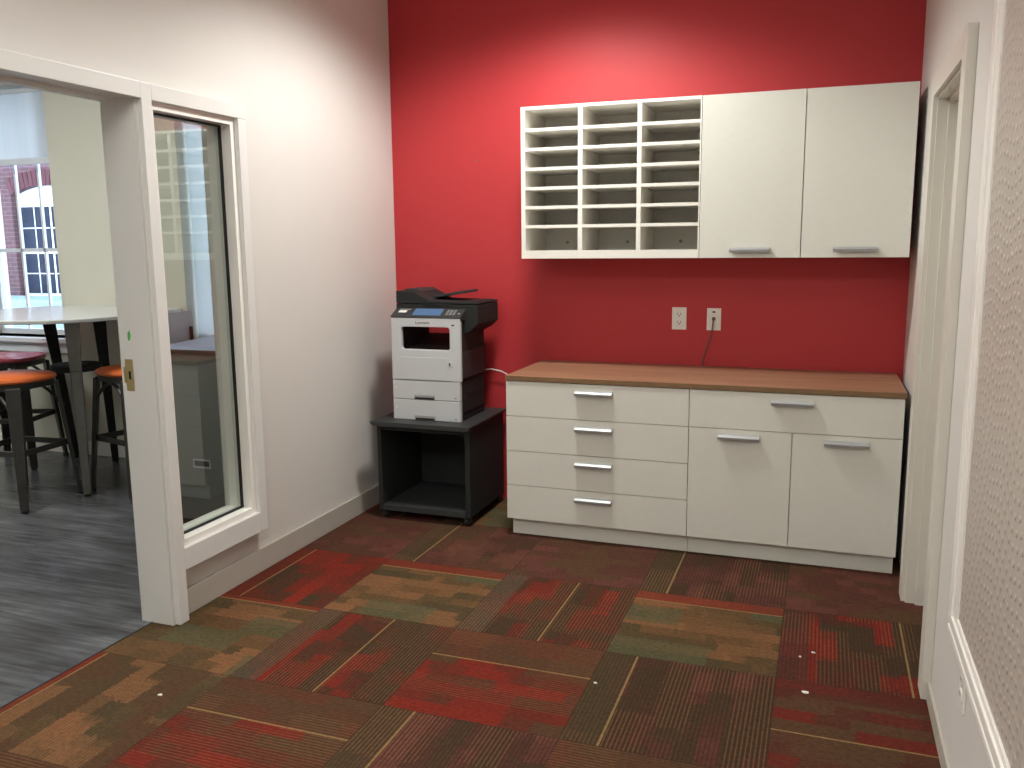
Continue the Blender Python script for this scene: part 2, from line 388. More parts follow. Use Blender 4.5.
def tag(o, label, cat, group=None):
    o['label'] = label; o['category'] = cat
    if group: o['group'] = group
    return o
def thing(name, loc, label, cat, group=None):
    o = D.objects.new(name, None); COL.objects.link(o); o.location = loc; o.empty_display_size = 0.1
    return tag(o, label, cat, group)
def struct(o): o['kind'] = 'structure'; return o
def copy_tree(o, parent=None):
    c = o.copy(); COL.objects.link(c); c.parent = parent
    for ch in list(o.children): copy_tree(ch, c)
    return c
def text_obj(name, txt, mat, parent, center, height, width, axis='front', depth=0.0008):
    cu = D.curves.new('txt', 'FONT'); cu.body = txt; cu.align_x = 'CENTER'; cu.align_y = 'CENTER'; cu.size = 1.0; cu.extrude = 0.0
    tmp = D.objects.new('txt', cu); COL.objects.link(tmp); bpy.context.view_layer.update()
    dg = bpy.context.evaluated_depsgraph_get(); me = D.meshes.new_from_object(tmp.evaluated_get(dg))
    D.objects.remove(tmp); D.curves.remove(cu)
    xs = [v.co.x for v in me.vertices]; ys = [v.co.y for v in me.vertices]
    w = max(xs) - min(xs); h = max(ys) - min(ys); cx = (max(xs) + min(xs)) / 2; cy = (max(ys) + min(ys)) / 2
    off = origin_of(parent)
    for v in me.vertices:
        v.co = Vector((center[0] + (v.co.x - cx) / w * width, center[1], center[2] + (v.co.y - cy) / h * height)) - off
    bm = bmesh.new(); bm.from_mesh(me); r = bmesh.ops.extrude_face_region(bm, geom=bm.faces[:])
    bmesh.ops.translate(bm, vec=(0, depth, 0), verts=[g for g in r['geom'] if isinstance(g, bmesh.types.BMVert)])
    bmesh.ops.recalc_face_normals(bm, faces=bm.faces); bm.to_mesh(me); bm.free()
    me.materials.clear(); me.materials.append(M[mat]); me.name = name
    o = D.objects.new(name, me); COL.objects.link(o); o.parent = parent
    return o

# ------------------------------------------------------------------ room shell
XL, XLB = -0.404, -0.526        # left wall: face to this room, face to the next room
XR = 2.421                      # right wall face
YF = -7.2                       # wall behind the camera
YC = 0.10                       # window wall of the next room
XC = -6.0

def carpet():
    T = 0.6096; gx, gy = 0.1042, -1.1282
    X0, X1, Y0, Y1 = -0.48, 2.56, YF, 0.0
    s = lambda *c: srgb(*c)[:3]
    olive, brown, gold, tan, sage = s(74, 61, 41), s(82, 58, 40), s(98, 71, 46), s(122, 84, 56), s(80, 79, 56)
    red, brick, dkred, plum, mauve = s(119, 38, 28), s(94, 40, 30), s(81, 38, 30), s(79, 47, 39), s(96, 57, 48)
    dark, grey, orng = s(66, 50, 35), s(84, 72, 58), s(150, 62, 38)
    P = {  # base, dark patch, bright patch, strip colour, thread colour, stripe strength, line position
        'gold': (gold, olive, tan, red, sage, 0.25, 0.14), 'sage': (olive, gold, tan, red, sage, 0.25, 0.06),
        'redp': (brick, dark, red, brick, orng, 0.35, 0.32), 'reds': (brick, dark, red, grey, tan, 0.85, 0.56),
        'plum': (plum, dark, mauve, olive, tan, 0.95, 0.20), 'rowr': (brick, brown, red, brown, tan, 0.7, 0.36),
        'mauv': (plum, brown, mauve, brown, mauve, 0.3, -1.0), 'dk': (dkred, dark, red, plum, tan, 0.85, 0.72),
        'olv': (olive, brown, tan, red, sage, 0.55, 0.10), 'brn': (dkred, brown, red, dkred, mauve, 0.45, 0.56),
    }
    MAP = {(-1, 1): 'mauv', (0, 1): 'plum', (1, 1): 'mauv', (2, 1): 'plum', (3, 1): 'mauv',
           (-1, 0): 'redp', (0, 0): 'gold', (1, 0): 'reds', (2, 0): 'gold', (3, 0): 'dk',
           (-1, -1): 'sage', (0, -1): 'reds', (1, -1): 'rowr', (2, -1): 'plum', (3, -1): 'brn',
           (-1, -2): 'olv', (0, -2): 'rowr', (1, -2): 'plum', (2, -2): 'rowr', (3, -2): 'dk',
           (-1, -3): 'rowr', (0, -3): 'reds', (1, -3): 'rowr'}
    keys = list(P)
    quads = []
    for c in range(-2, 5):
        for r in range(-12, 4):
            x0, y0 = gx + c * T, gy + (r - 1) * T
            a0, a1 = max(x0, X0), min(x0 + T, X1); b0, b1 = max(y0, Y0), min(y0 + T, Y1)
            if a1 - a0 < 1e-4 or b1 - b0 < 1e-4: continue
            quads.append((c, r, x0, y0, a0, a1, b0, b1))
    verts, faces, uvs, spec = [], [], [], []
    for c, r, x0, y0, a0, a1, b0, b1 in quads:
        k = len(verts); cs = ((a0, b0), (a1, b0), (a1, b1), (a0, b1))
        verts += [(x, y, 0.0) for x, y in cs]; faces.append((k, k + 1, k + 2, k + 3))
        for x, y in cs:
            fx, fy = (x - x0) / T, (y - y0) / T
            if (c + r) % 2 == 0: uvs.append((fx, 1 - fy))     # ribs run along x, strip at the far side
            else: uvs.append((fy, fx))                         # ribs run along y
        spec.append((c, r, P[MAP.get((c, r), random.choice(keys))]))
    me = D.meshes.new('floor'); me.from_pydata(verts, [], faces)
    uvl = me.attributes.new('tile_uv', 'FLOAT2', 'CORNER')
    for i, q in enumerate(uvs): uvl.data[i].vector = q
    for j, nm in enumerate(('pal_a', 'pal_b', 'pal_c', 'pal_strip', 'pal_line')):
        at = me.attributes.new(nm, 'FLOAT_COLOR', 'FACE')
        for i, (c, r, p) in enumerate(spec): at.data[i].color = tuple(p[j]) + (1,)
    at = me.attributes.new('tile_params', 'FLOAT_VECTOR', 'FACE')
    for i, (c, r, p) in enumerate(spec): at.data[i].vector = (c * 7.31 + r * 3.17 + 40, p[5], p[6])
    me.materials.append(M['carpet']); o = D.objects.new('floor', me); COL.objects.link(o); return struct(o)
carpet()
struct(box('floor', 'vinyl', None, XC, -0.48, -5.0, YC + 0.3, -0.05, 0.0))
struct(box('trim_1', 'rubber', None, -0.483, -0.477, -3.05, -2.075, -0.01, 0.0015))
struct(box('ceiling', 'ceiling', None, XC, XR + 0.2, YF - 0.1, YC + 0.3, CEIL, CEIL + 0.05))
struct(box('wall_back', 'red', None, XL, XR + 0.16, 0.0, YC, 0, CEIL))
wl = MB()
wl.box(XLB, XL, -1.53, YC, 0, CEIL); wl.box(XLB, XL, -2.0, -1.53, 0, 0.29); wl.box(XLB, XL, -3.07, -1.53, 2.06, CEIL)
wl.box(XLB, XL, -2.06, -1.99, 0, 2.06); wl.box(XLB, XL, YF, -3.07, 0, CEIL)
struct(wl.build('wall_left', 'wall'))
wr = MB()
wr.box(XR, XR + 0.16, -0.89, 0.0, 0, CEIL); wr.box(XR, XR + 0.16, -1.64, -0.89, 2.05, CEIL); wr.box(XR, XR + 0.16, YF, -1.64, 0, CEIL)
struct(wr.build('wall_right', 'wall'))
struct(box('wall_front', 'wall', None, XL - 0.12, XR + 0.16, YF - 0.12, YF, 0, CEIL))
# next room
W1 = (-3.99, -3.165, 0.86, 2.66); W2 = (-2.055, -1.25, 0.86, 2.66)
ww = MB(); y0, y1 = YC, YC + 0.28
ww.box(XC, W1[0], y0, y1, 0, CEIL); ww.box(W1[1], W2[0], y0, y1, 0, CEIL); ww.box(W2[1], XLB, y0, y1, 0, CEIL)
for w in (W1, W2): ww.box(w[0], w[1], y0, y1, 0, w[2]); ww.box(w[0], w[1], y0, y1, w[3], CEIL)
struct(ww.build('wall_window_side', 'conf_wall'))
struct(box('wall_far', 'conf_wall', None, XC - 0.1, XC, -5.1, YC + 0.28, 0, CEIL))
struct(box('wall_front', 'conf_wall', None, XC, XLB, -5.1, -5.0, 0, CEIL))
struct(MB().box(XC, XLB, YC - 0.014, YC, 0, 0.10, 0.003).build('baseboard_window_side', 'white_trim'))
struct(MB().box(XL, XL + 0.014, -2.012, 0.0, 0, 0.110, 0.003).build('baseboard_left', 'cove'))
struct(MB().box(XR - 0.012, XR, YF, -1.736, 0, 0.066, 0.003).build('baseboard_right', 'cove'))

# left doorway casing and jamb (open, no leaf), with its brass strike plate
CF = -0.350                     # casing face
tr = MB()
tr.box(XL, CF, -2.065, -2.012, 0, 2.104, 0.003)                       # post
tr.box(XL, CF, -3.16, -2.065, 2.044, 2.104, 0.003)                    # head casing
tr.box(XL, CF, -3.16, -3.06, 0, 2.044, 0.003)
tr.box(XLB - 0.006, XL + 0.03, -2.078, -2.058, 0, 2.062); tr.box(XLB - 0.006, XL + 0.03, -3.072, -2.06, 2.05, 2.064)
tr.box(XLB - 0.006, XL + 0.03, -3.072, -3.055, 0, 2.064)
tr.box(XLB + 0.02, XLB + 0.055, -3.06, -2.078, 2.035, 2.052)          # stop strip under the head
t1 = struct(tr.build('trim_2', 'trim'))
sp = MB().box(-0.512, -0.474, -2.0795, -2.0775, 0.953, 1.078, 0.0006); sp.box(-0.522, -0.508, -2.0795, -2.0772, 0.985, 1.048)
sp = sp.build('strike_plate', 'brass', t1); sp['label'] = 'brass strike plate'
MB().box(-0.4975, -0.4865, -2.0805, -2.0790, 0.999, 1.031, 0.001).build('strike_hole', 'slot', sp)
ts = MB().prism([(-0.4890, 1.150), (-0.4800, 1.152), (-0.4745, 1.170), (-0.4790, 1.192), (-0.4895, 1.178)], 'y', -2.0790, -2.0781).build('tape_scrap', 'green')
tag(ts, 'scrap of green tape on the white door jamb above the brass strike plate', 'tape')

# interior glazed sidelight
cas_in = (-2.012, -1.508, 0.305, 2.044)
win = struct(MB().box(XL, CF, -2.012, -1.455, 2.044, 2.104).box(XL, CF, -1.508, -1.455, 0.212, 2.044).box(XL, CF, -2.012, -1.508, 0.212, 0.305).build('window_1', 'trim', bevel=0.003))
st_in = (-1.985, -1.534, 0.330, 2.016)
MB().ring('x', (-2.012, -1.508, 0.29, 2.06), st_in, -0.515, -0.372).build('window_stop', 'white_trim', win)
MB().ring('x', (st_in[0] - .004, st_in[1] + .004, st_in[2] - .004, st_in[3] + .004), (-1.977, -1.542, 0.338, 2.008), -0.432, -0.420).build('gasket', 'rubber', win)
MB().box(-0.440, -0.434, -1.982, -1.537, 0.333, 2.013).build('pane', 'glass', win)

# right doorway: stepped frame with a closed leaf deep inside
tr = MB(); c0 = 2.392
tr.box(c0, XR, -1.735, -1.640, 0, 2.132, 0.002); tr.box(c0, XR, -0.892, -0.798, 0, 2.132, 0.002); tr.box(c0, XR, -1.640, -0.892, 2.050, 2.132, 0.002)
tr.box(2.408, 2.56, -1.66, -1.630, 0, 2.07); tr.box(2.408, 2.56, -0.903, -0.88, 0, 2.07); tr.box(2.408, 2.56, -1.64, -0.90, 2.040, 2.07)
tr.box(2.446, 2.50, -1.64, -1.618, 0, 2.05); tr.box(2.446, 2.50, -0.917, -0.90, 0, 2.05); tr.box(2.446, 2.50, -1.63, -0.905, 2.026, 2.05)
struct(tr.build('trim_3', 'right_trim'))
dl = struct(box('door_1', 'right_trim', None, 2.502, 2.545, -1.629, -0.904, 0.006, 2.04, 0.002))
hm = MB().tube([(2.502, -1.54, 1.0), (2.45, -1.54, 1.0), (2.45, -1.44, 1.0)], 0.009, 10); hm.lathe((2.50, -1.54, 1.0), [(0.026, -0.006), (0.026, 0.004)], 20, 'x')
hm.build('door_handle', 'alu', dl, True)

# ceiling fixtures
for i, (fx, fy, hx, hy, st) in enumerate(FIXTURES):
    lb = ['long ceiling light on the doorway side behind the viewer', 'long ceiling light on the wall-panel side behind the viewer', 'long ceiling light over the bar table side of the next room', 'long ceiling light added over the far side of the next room to brighten under the table'][i]
    t = thing('ceiling_light', (fx, fy, CEIL), lb, 'light', 'ceiling lights')
    MB().ring('z', (fx - hx - .03, fx + hx + .03, fy - hy - .03, fy + hy + .03), (fx - hx, fx + hx, fy - hy, fy + hy), CEIL - 0.02, CEIL).build('light_frame', 'white_trim', t)
    box('diffuser', emit_mat('lamp_diffuser', LIGHT_COL, st), t, fx - hx, fx + hx, fy - hy, fy + hy, CEIL - 0.012, CEIL - 0.004)

for (dx, dy, pw), lamp, lb in zip(DOWNS, down_lamps, ('round recessed downlight in the ceiling near the red wall', 'round recessed downlight in the ceiling further from the red wall')):
    t = thing('downlight', (dx, dy, CEIL), lb, 'light', 'recessed downlights')
    MB().lathe((dx, dy, CEIL), [(0.125, -0.001), (0.122, -0.008), (0.105, -0.010), (0.102, -0.001)], 40).build('trim_ring', 'white_trim', t, True)
    lamp.parent = t; lamp.location = (0, 0, -0.03)

# ------------------------------------------------------------------ cabinets
def bar_handle(parent, x0, x1, z, y, name='handle'):
    b = MB(); b.prism([(y - 0.028, z - 0.012), (y - 0.031, z + 0.001), (y - 0.021, z + 0.010), (y - 0.0005, z + 0.011), (y - 0.0005, z + 0.006), (y - 0.018, z + 0.004), (y - 0.022, z - 0.012)], 'x', x0, x1, 0.0008)
    return b.build(name, 'alu', parent)

FX0, FXS, FX1, FY, KZ, WB = 0.5243, 1.452, 2.387, -0.6228, 0.0933, 0.8224
G = 0.0016
t = thing('drawer_cabinet', ((FX0 + FXS) / 2, -0.3, 0), 'off-white base cabinet with four drawers under the wood worktop, beside the printer cart', 'cabinet')
body = MB(); body.box(FX0, FX0 + .018, FY + 0.02, -0.012, KZ, WB); body.box(FXS - .018, FXS - .0005, FY + 0.02, -0.012, KZ, WB)
body.box(FX0 + .018, FXS - .018, FY + 0.02, -0.012, KZ, KZ + .018); body.box(FX0 + .018, FXS - .018, FY + 0.02, -0.012, WB - .018, WB); body.box(FX0 + .018, FXS - .018, -0.02, -0.012, KZ, WB)
body.build('body', 'lam', t)
box('toe_kick', 'lam', t, 0.540, FXS - .001, -0.573, -0.05, 0.0, KZ, 0.0005)
h4 = (WB - 0.003 - KZ) / 4
for k in range(4):
    zt = WB - 0.003 - k * h4
    d = box('drawer', 'lam', t, FX0 + G, FXS - G, FY, FY + 0.019, zt - h4 + G, zt - G, 0.0008)
    bar_handle(d, 0.893, 1.081, zt - 0.045, FY)
t = thing('door_cabinet', ((FXS + FX1) / 2, -0.3, 0), 'off-white base cabinet with one wide drawer over two doors, at the right wall', 'cabinet')
body = MB(); body.box(FXS + .0005, FXS + .018, FY + 0.02, -0.012, KZ, WB); body.box(FX1 - .018, FX1, FY + 0.02, -0.012, KZ, WB)
body.box(FXS + .018, FX1 - .018, FY + 0.02, -0.012, KZ, KZ + .018); body.box(FXS + .018, FX1 - .018, FY + 0.02, -0.012, WB - .018, WB); body.box(FXS + .018, FX1 - .018, -0.02, -0.012, KZ, WB)
body.build('body', 'lam', t)
box('toe_kick', 'lam', t, FXS + .001, 2.380, -0.573, -0.05, 0.0, KZ, 0.0005)
zt = WB - 0.003
d = box('drawer', 'lam', t, FXS + G, FX1 - G, FY, FY + 0.019, zt - h4 + G, zt - G, 0.0008); bar_handle(d, 1.824, 2.010, zt - 0.042, FY)
mid = (FXS + FX1) / 2 + 0.002
for a, b_, h0, h1 in ((FXS, mid, 1.590, 1.778), (mid, FX1, 2.060, 2.248)):
    d = box('door', 'lam', t, a + G, b_ - G, FY, FY + 0.019, KZ + G, zt - h4 - G, 0.0008); bar_handle(d, h0, h1, zt - h4 - 0.035, FY)
t = thing('worktop', (1.457, -0.31, WB), 'long walnut-toned laminate worktop lying across both base cabinets', 'worktop')
box('slab', 'wood', t, 0.5235, 2.3915, -0.6262, -0.001, WB + .0003, 0.8462, 0.001)
box('edge_band', 'wood_edge', t, 0.5235, 2.3915, -0.6285, -0.6258, WB + .0003, 0.8458, 0.0005)

# wall units
UX0, UXS, UXM, UX1, UY, UZ0, UZ1 = 0.5246, 1.4428, 1.9155, 2.3873, -0.3615, 1.429, 2.196
t = thing('mail_sorter', (0.98, 0, UZ0), 'white wall-hung mail sorter with three columns of open slots on the red wall', 'mail sorter')
body = MB(); body.box(UX0, 0.547, UY, -0.001, UZ0, UZ1, .0006); body.box(1.4355, UXS - .0005, UY, -0.001, UZ0, UZ1, .0006)
body.box(0.547, 1.4355, UY, -0.001, 2.180, UZ1, .0006); body.box(0.547, 1.4355, UY, -0.001, UZ0, 1.470, .0006)
body.build('body', 'lam_edge', t)
bk = box('back_panel', 'lam_back', t, 0.547, 1.4355, -0.010, -0.001, 1.470, 2.180)
cols = [(0.547, 0.829), (0.853, 1.131), (1.153, 1.4355)]
for a, b_ in ((0.829, 0.853), (1.131, 1.153)): box('divider', 'lam_edge', t, a, b_, UY, -0.010, 1.470, 2.180, .0006)
for a, b_ in cols:
    for z in (2.072, 1.975, 1.877, 1.779, 1.682, 1.585): box('shelf', 'lam_edge', t, a, b_, UY + 0.002, -0.010, z, z + 0.016, .0006)
for cx in (0.673, 1.012, 1.299):
    MB().lathe((cx, -0.0112, 1.512), [(0.009, 0), (0.009, 0.0012)], 20, 'y').build('cap', 'pr_grey', bk)
t = thing('wall_cabinet', (1.915, 0, UZ0), 'off-white two-door wall cabinet hung beside the mail sorter over the worktop', 'cabinet')
body = MB(); body.box(UXS + .0005, UXS + .018, UY + .02, -0.001, UZ0, UZ1); body.box(UX1 - .018, UX1, UY + .02, -0.001, UZ0, UZ1)
body.box(UXS + .018, UX1 - .018, UY + .02, -0.001, UZ0, UZ0 + .018); body.box(UXS + .018, UX1 - .018, UY + .02, -0.001, UZ1 - .018, UZ1); body.box(UXS + .018, UX1 - .018, -0.01, -0.001, UZ0, UZ1)
body.build('body', 'lam', t)
for a, b_, h0, h1 in ((UXS, UXM, 1.590, 1.776), (UXM, UX1, 2.059, 2.247)):
    d = box('door', 'lam', t, a + 0.002, b_ - 0.002, UY, UY + 0.019, UZ0, UZ1 - 0.001, 0.0008); bar_handle(d, h0, h1, 1.4675, UY)

# ------------------------------------------------------------------ printer cart
t = thing('printer_cart', (0.02, -0.32, 0), 'black open-front cart on casters carrying the printer', 'cart')
MB().prism([(-0.272, 0.558), (0.314, 0.558), (0.314, 0.548), (0.298, 0.533), (-0.256, 0.533), (-0.272, 0.548)], 'y', -0.614, -0.042, 0.0015).build('top', 'cart_edge', t)
box('side_panel', 'cart', t, -0.252, -0.228, -0.575, -0.060, 0.052, 0.533, .002); box('side_panel', 'cart', t, 0.270, 0.298, -0.575, -0.060, 0.052, 0.533, .002)
box('back_panel', 'cart', t, -0.228, 0.270, -0.075, -0.060, 0.052, 0.533)
box('bottom_shelf', 'cart_edge', t, -0.228, 0.270, -0.577, -0.075, 0.050, 0.082, .002)
MB().box(-0.228, 0.270, -0.570, -0.545, 0.505, 0.533).build('rail', 'cart', t)
for cx in (-0.225, 0.270):
    for cy in (-0.545, -0.095):
        b = MB(); b.box(cx - .014, cx + .014, cy - .014, cy + .014, 0.040, 0.050); b.box(cx - .017, cx - .013, cy - .016, cy + .016, 0.014, 0.044, .002); b.box(cx + .013, cx + .017, cy - .016, cy + .016, 0.014, 0.044, .002)
        c = b.build('caster', 'cart_edge', t)
        MB().lathe((cx, cy, 0.0205), [(0.012, -0.012), (0.0202, -0.010), (0.0202, 0.010), (0.012, 0.012)], 20, 'x').build('wheel', 'rubber', c, True)

# ------------------------------------------------------------------ printer
PZ = 0.5583; PF = -0.508
t = thing('printer', (0.02, -0.32, PZ), 'white and charcoal multifunction printer with touch screen on the black cart', 'printer')
b = MB(); b.box(-0.178, 0.214, -0.482, -0.135, PZ + .004, 0.783, .004); b.box(-0.178, 0.222, -0.488, -0.130, 0.785, 0.944, .006)
b.prism([(-0.488, 0.944), (-0.30, 0.950), (-0.135, 1.000), (-0.135, 0.930), (-0.488, 0.930)], 'x', -0.176, 0.205)      # output ramp
b.box(-0.178, -0.128, -0.488, -0.135, 0.94, 1.08, .004)
b.box(0.195, 0.222, -0.488, -0.30, 0.94, 1.08, .004); b.box(0.165, 0.215, -0.30, -0.135, 0.94, 1.08, .004)
b.box(-0.178, 0.222, -0.488, -0.135, 1.072, 1.100, .004)
b.box(-0.12, 0.15, -0.140, -0.118, 0.60, 0.92, .004)
b.build('body', 'pr_dark', t)
bz = MB().ring('y', (-0.181, 0.228, 0.779, 1.119), (-0.119, 0.166, 0.9475, 1.070), PF, PF + 0.024, ri=0.016).build('front_bezel', 'pr_white', t, bevel=0.004)
md = MB().box(-0.127, 0.152, PF - 0.0022, PF + 0.004, 0.783, 0.905, .0012).build('front_door', 'pr_white', t)
lt = MB().box(0.160, 0.178, PF - 0.003, PF + .002, 0.862, 0.890, .002).build('latch', 'pr_white', t); MB().box(0.161, 0.170, PF - 0.0036, PF, 0.866, 0.880, .001).build('latch_hole', 'slot', lt)
for z0, z1 in ((0.6735, 0.7765), (PZ + .0005, 0.6710)):
    tray = MB().box(-0.180, 0.2210, PF, PF + 0.028, z0, z1, .003).build('paper_tray', 'pr_white', t)
    MB().box(-0.052, 0.074, PF - 0.0015, PF + .004, z0 + .001, z0 + .026, .004).build('tray_pull', 'pr_grey', tray)
    MB().box(-0.046, 0.068, PF - 0.0022, PF + .002, z0 + .002, z0 + .013, .002).build('pull_recess', 'slot', tray)
    MB().lathe((-0.158, PF - .0006, (z0 + z1) / 2 + .012), [(0.005, 0), (0.005, .001)], 16, 'y').build('size_mark', 'lam_edge', tray)
    MB().box(0.188, 0.200, PF - .0008, PF, z0 + .012, z0 + .020).build('level_window', 'pr_grey', tray)
for a, b_ in ((-0.180, 0.2210),):
    MB().box(a + .004, b_ - .004, PF + .004, -0.14, 0.668, 0.676).build('seam', 'pr_dark', t)
text_obj('logo', 'Lexmark', 'ink', t, (0.010, PF - 0.0008, 1.0935), 0.0145, 0.084)
up = MB().box(0.178, 0.194, PF - 0.001, PF + .002, 1.079, 1.086, .0008).build('usb_port', 'slot', t)
# control panel, sloping back from the bezel
cp = MB().prism([(-0.510, 1.1195), (-0.506, 1.128), (-0.432, 1.166), (-0.40, 1.166), (-0.40, 1.105), (-0.495, 1.105)], 'x', -0.181, 0.231, 0.003).build('control_panel', 'pr_mid', t)
def on_panel(x0, x1, s0, s1, h):
    """box lying on the sloping panel; s 0..1 from the front edge up"""
    P0 = Vector((0, -0.506, 1.128)); d = Vector((0, 0.074, 0.038)); n = Vector((0, -0.038, 0.074)).normalized()
    a, c = P0 + d * s0, P0 + d * s1
    return MB().prism([(a.y, a.z), (c.y, c.z), ((c + n * h).y, (c + n * h).z), ((a + n * h).y, (a + n * h).z)], 'x', x0, x1)
scr = emit_mat('printer_screen_glow', (0.22, 0.36, 0.62), 0.55)
sc = on_panel(-0.058, 0.108, 0.12, 0.90, 0.002).build('touch_screen', scr, cp); sc['label'] = 'lit blue touch screen'
on_panel(-0.150, -0.103, 0.40, 0.66, 0.0014).build('nameplate', 'plate', cp); on_panel(-0.150, -0.085, 0.74, 0.84, 0.0012).build('nameplate', 'pr_grey', cp)
for i in range(3):
    for j in range(4): on_panel(0.136 + i * .020, 0.149 + i * .020, 0.20 + j * .17, 0.28 + j * .17, 0.002).build('key', 'pr_grey', cp)
on_panel(0.205, 0.217, 0.30, 0.42, 0.002).build('key', 'pr_grey', cp)
# scanner with the feeder hump on the left
scn = MB().prism([(-0.182, 1.098), (-0.182, 1.186), (0.300, 1.186), (0.300, 1.085), (0.262, 1.050), (0.205, 1.020), (0.205, 1.098)], 'y', -0.436, -0.128, 0.004).build('scanner', 'pr_dark', t)
lid = MB().prism([(-0.182, 1.189), (-0.182, 1.258), (-0.082, 1.258), (0.020, 1.207), (0.300, 1.199), (0.300, 1.189)], 'y', -0.436, -0.128, 0.004).build('feeder_lid', 'pr_dark', t)
MB().prism([(-0.03, 1.210), (-0.03, 1.224), (0.190, 1.260), (0.194, 1.245)], 'y', -0.335, -0.16, 0.003).build('feeder_tray', 'pr_mid', lid)
MB().box(0.03, 0.285, -0.42, -0.15, 1.198, 1.203, .002).build('output_well', 'slot', lid)
MB().prism([(-0.165, 1.258), (-0.165, 1.266), (-0.09, 1.266), (-0.06, 1.250)], 'y', -0.36, -0.14, 0.002).build('feeder_cover', 'pr_mid', lid)
MB().box(-0.01, 0.14, -0.4385, -0.430, 1.179, 1.189, .001).build('lid_grip', 'slot', lid)
# right side covers
sd = MB().box(0.220, 0.2265, -0.470, -0.150, 0.790, 0.935, .003).build('side_cover', 'pr_mid', t)
MB().box(0.212, 0.2185, -0.470, -0.150, 0.600, 0.775, .003).build('side_cover', 'pr_dark', t)
MB().box(0.2175, 0.2210, -0.40, -0.27, 0.690, 0.712, .001).build('side_grip', 'slot', t)

# ------------------------------------------------------------------ plates and cables
def duplex(name, c, axis, label):
    x, y, z = c; t = thing(name, c, label, 'outlet')
    if axis == 'y':
        MB().box(x - .0385, x + .0385, y - .006, y, z - .060, z + .060, .002).build('cover_plate', 'plate', t)
        for dz in (-.022, .022):
            r = MB().lathe((x, y - .006, z + dz), [(0.017, -.0025), (0.017, 0)], 24, 'y', power=2.6).build('receptacle', 'plate', t)
            q = MB(); q.box(x - .009, x - .006, y - .0092, y - .006, z + dz - .002, z + dz + .009); q.box(x + .006, x + .009, y - .0092, y - .006, z + dz - .002, z + dz + .008); q.box(x - .003, x + .003, y - .0092, y - .006, z + dz - .011, z + dz - .005)
            q.build('slots', 'slot', r)
    else:
        MB().box(x - .007, x, y - .037, y + .037, z - .060, z + .060, .002).build('cover_plate', 'plate', t)
        for dz in (-.020, .020):
            r = MB().lathe((x - .007, y, z + dz), [(0.016, -.003), (0.016, 0)], 24, 'x', power=2.6).build('receptacle', 'plate', t)
            q = MB(); q.box(x - .0106, x - .007, y - .008, y - .005, z + dz - .002, z + dz + .008); q.box(x - .0106, x - .007, y + .005, y + .008, z + dz - .002, z + dz + .008)
            q.build('slots', 'slot', r)
    return t
duplex('power_outlet', (1.299, 0.0, 1.100), 'y', 'white double power outlet on the red wall, left of the network plate')
duplex('power_outlet', (XR, -2.33, 0.352), 'x', 'white power outlet low on the right wall under the dimpled panel')
t = thing('network_plate', (1.483, 0, 1.099), 'white network wall plate with a cable plugged in, on the red wall', 'wall plate')
MB().box(1.446, 1.520, -.006, 0, 1.040, 1.158, .002).build('cover_plate', 'plate', t)
MB().box(1.475, 1.489, -.0072, -.004, 1.134, 1.142, .0005).build('port', 'slot', t); MB().box(1.473, 1.491, -.0072, -.004, 1.094, 1.110, .0005).build('port', 'slot', t)
pts = [(1.482, -.006, 1.100), (1.482, -.022, 1.096), (1.481, -.030, 1.075), (1.478, -.026, 1.045), (1.468, -.018, 1.00), (1.452, -.014, 0.955), (1.438, -.013, 0.91), (1.431, -.013, 0.87), (1.430, -.012, 0.8475)]
c = thing('network_cable', (1.45, -0.014, 0.8475), 'thin dark cable hanging from the network plate down to the worktop', 'cable')
MB().tube(pts, 0.0035, 8).build('cord', 'cable_grey', c, True); MB().box(1.476, 1.488, -.030, -.0073, 1.094, 1.108, .001).build('plug', 'cable_grey', c)
c = thing('printer_cable', (0.2, -0.05, 0.56), 'white cable looping from the back of the printer behind the base cabinet', 'cable')
MB().tube([(0.10, -.100, 0.775), (0.17, -.075, 0.783), (0.22, -.04, 0.786), (0.28, -.038, 0.776), (0.33, -.036, 0.752), (0.38, -.034, 0.70), (0.415, -.032, 0.58), (0.43, -.03, 0.40), (0.44, -.03, 0.12), (0.45, -.03, 0.004)], 0.0035, 8).build('cord', 'cable_white', c, True)
MB().box(0.085, 0.105, -.1155, -.092, 0.767, 0.783, .002).build('plug', 'cable_white', c)

ts = MB().prism([(0.122, 1.966), (0.132, 1.970), (0.146, 1.979), (0.141, 1.982), (0.128, 1.976)], 'y', -0.0012, -0.0001).build('tape_scrap', 'wood_edge')
tag(ts, 'tiny tan scrap stuck on the red wall left of the mail sorter', 'tape')

# dimpled panel with white moulding on the right wall
t = thing('tackable_panel', (XR, -4.0, 1.4), 'beige dimpled wall panel edged with white moulding on the right wall', 'wall panel')
MB().box(XR - .006, XR, YF + .3, -2.14, 0.45, 3.0).build('panel', 'dimple', t)
b = MB(); b.box(XR - .012, XR, -2.205, -2.085, 0.486, 3.03, .002); b.box(XR - .018, XR - .010, -2.150, -2.100, 0.470, 3.03, .003); b.build('moulding', 'white_trim', t)
b = MB(); b.box(XR - .012, XR, YF + .3, -2.085, 0.405, 0.4855, .002); b.box(XR - .018, XR - .010, YF + .3, -2.100, 0.440, 0.469, .003); b.box(XR - .018, XR - .010, YF + .3, -2.100, 0.410, 0.430, .003); b.build('moulding', 'white_trim', t)

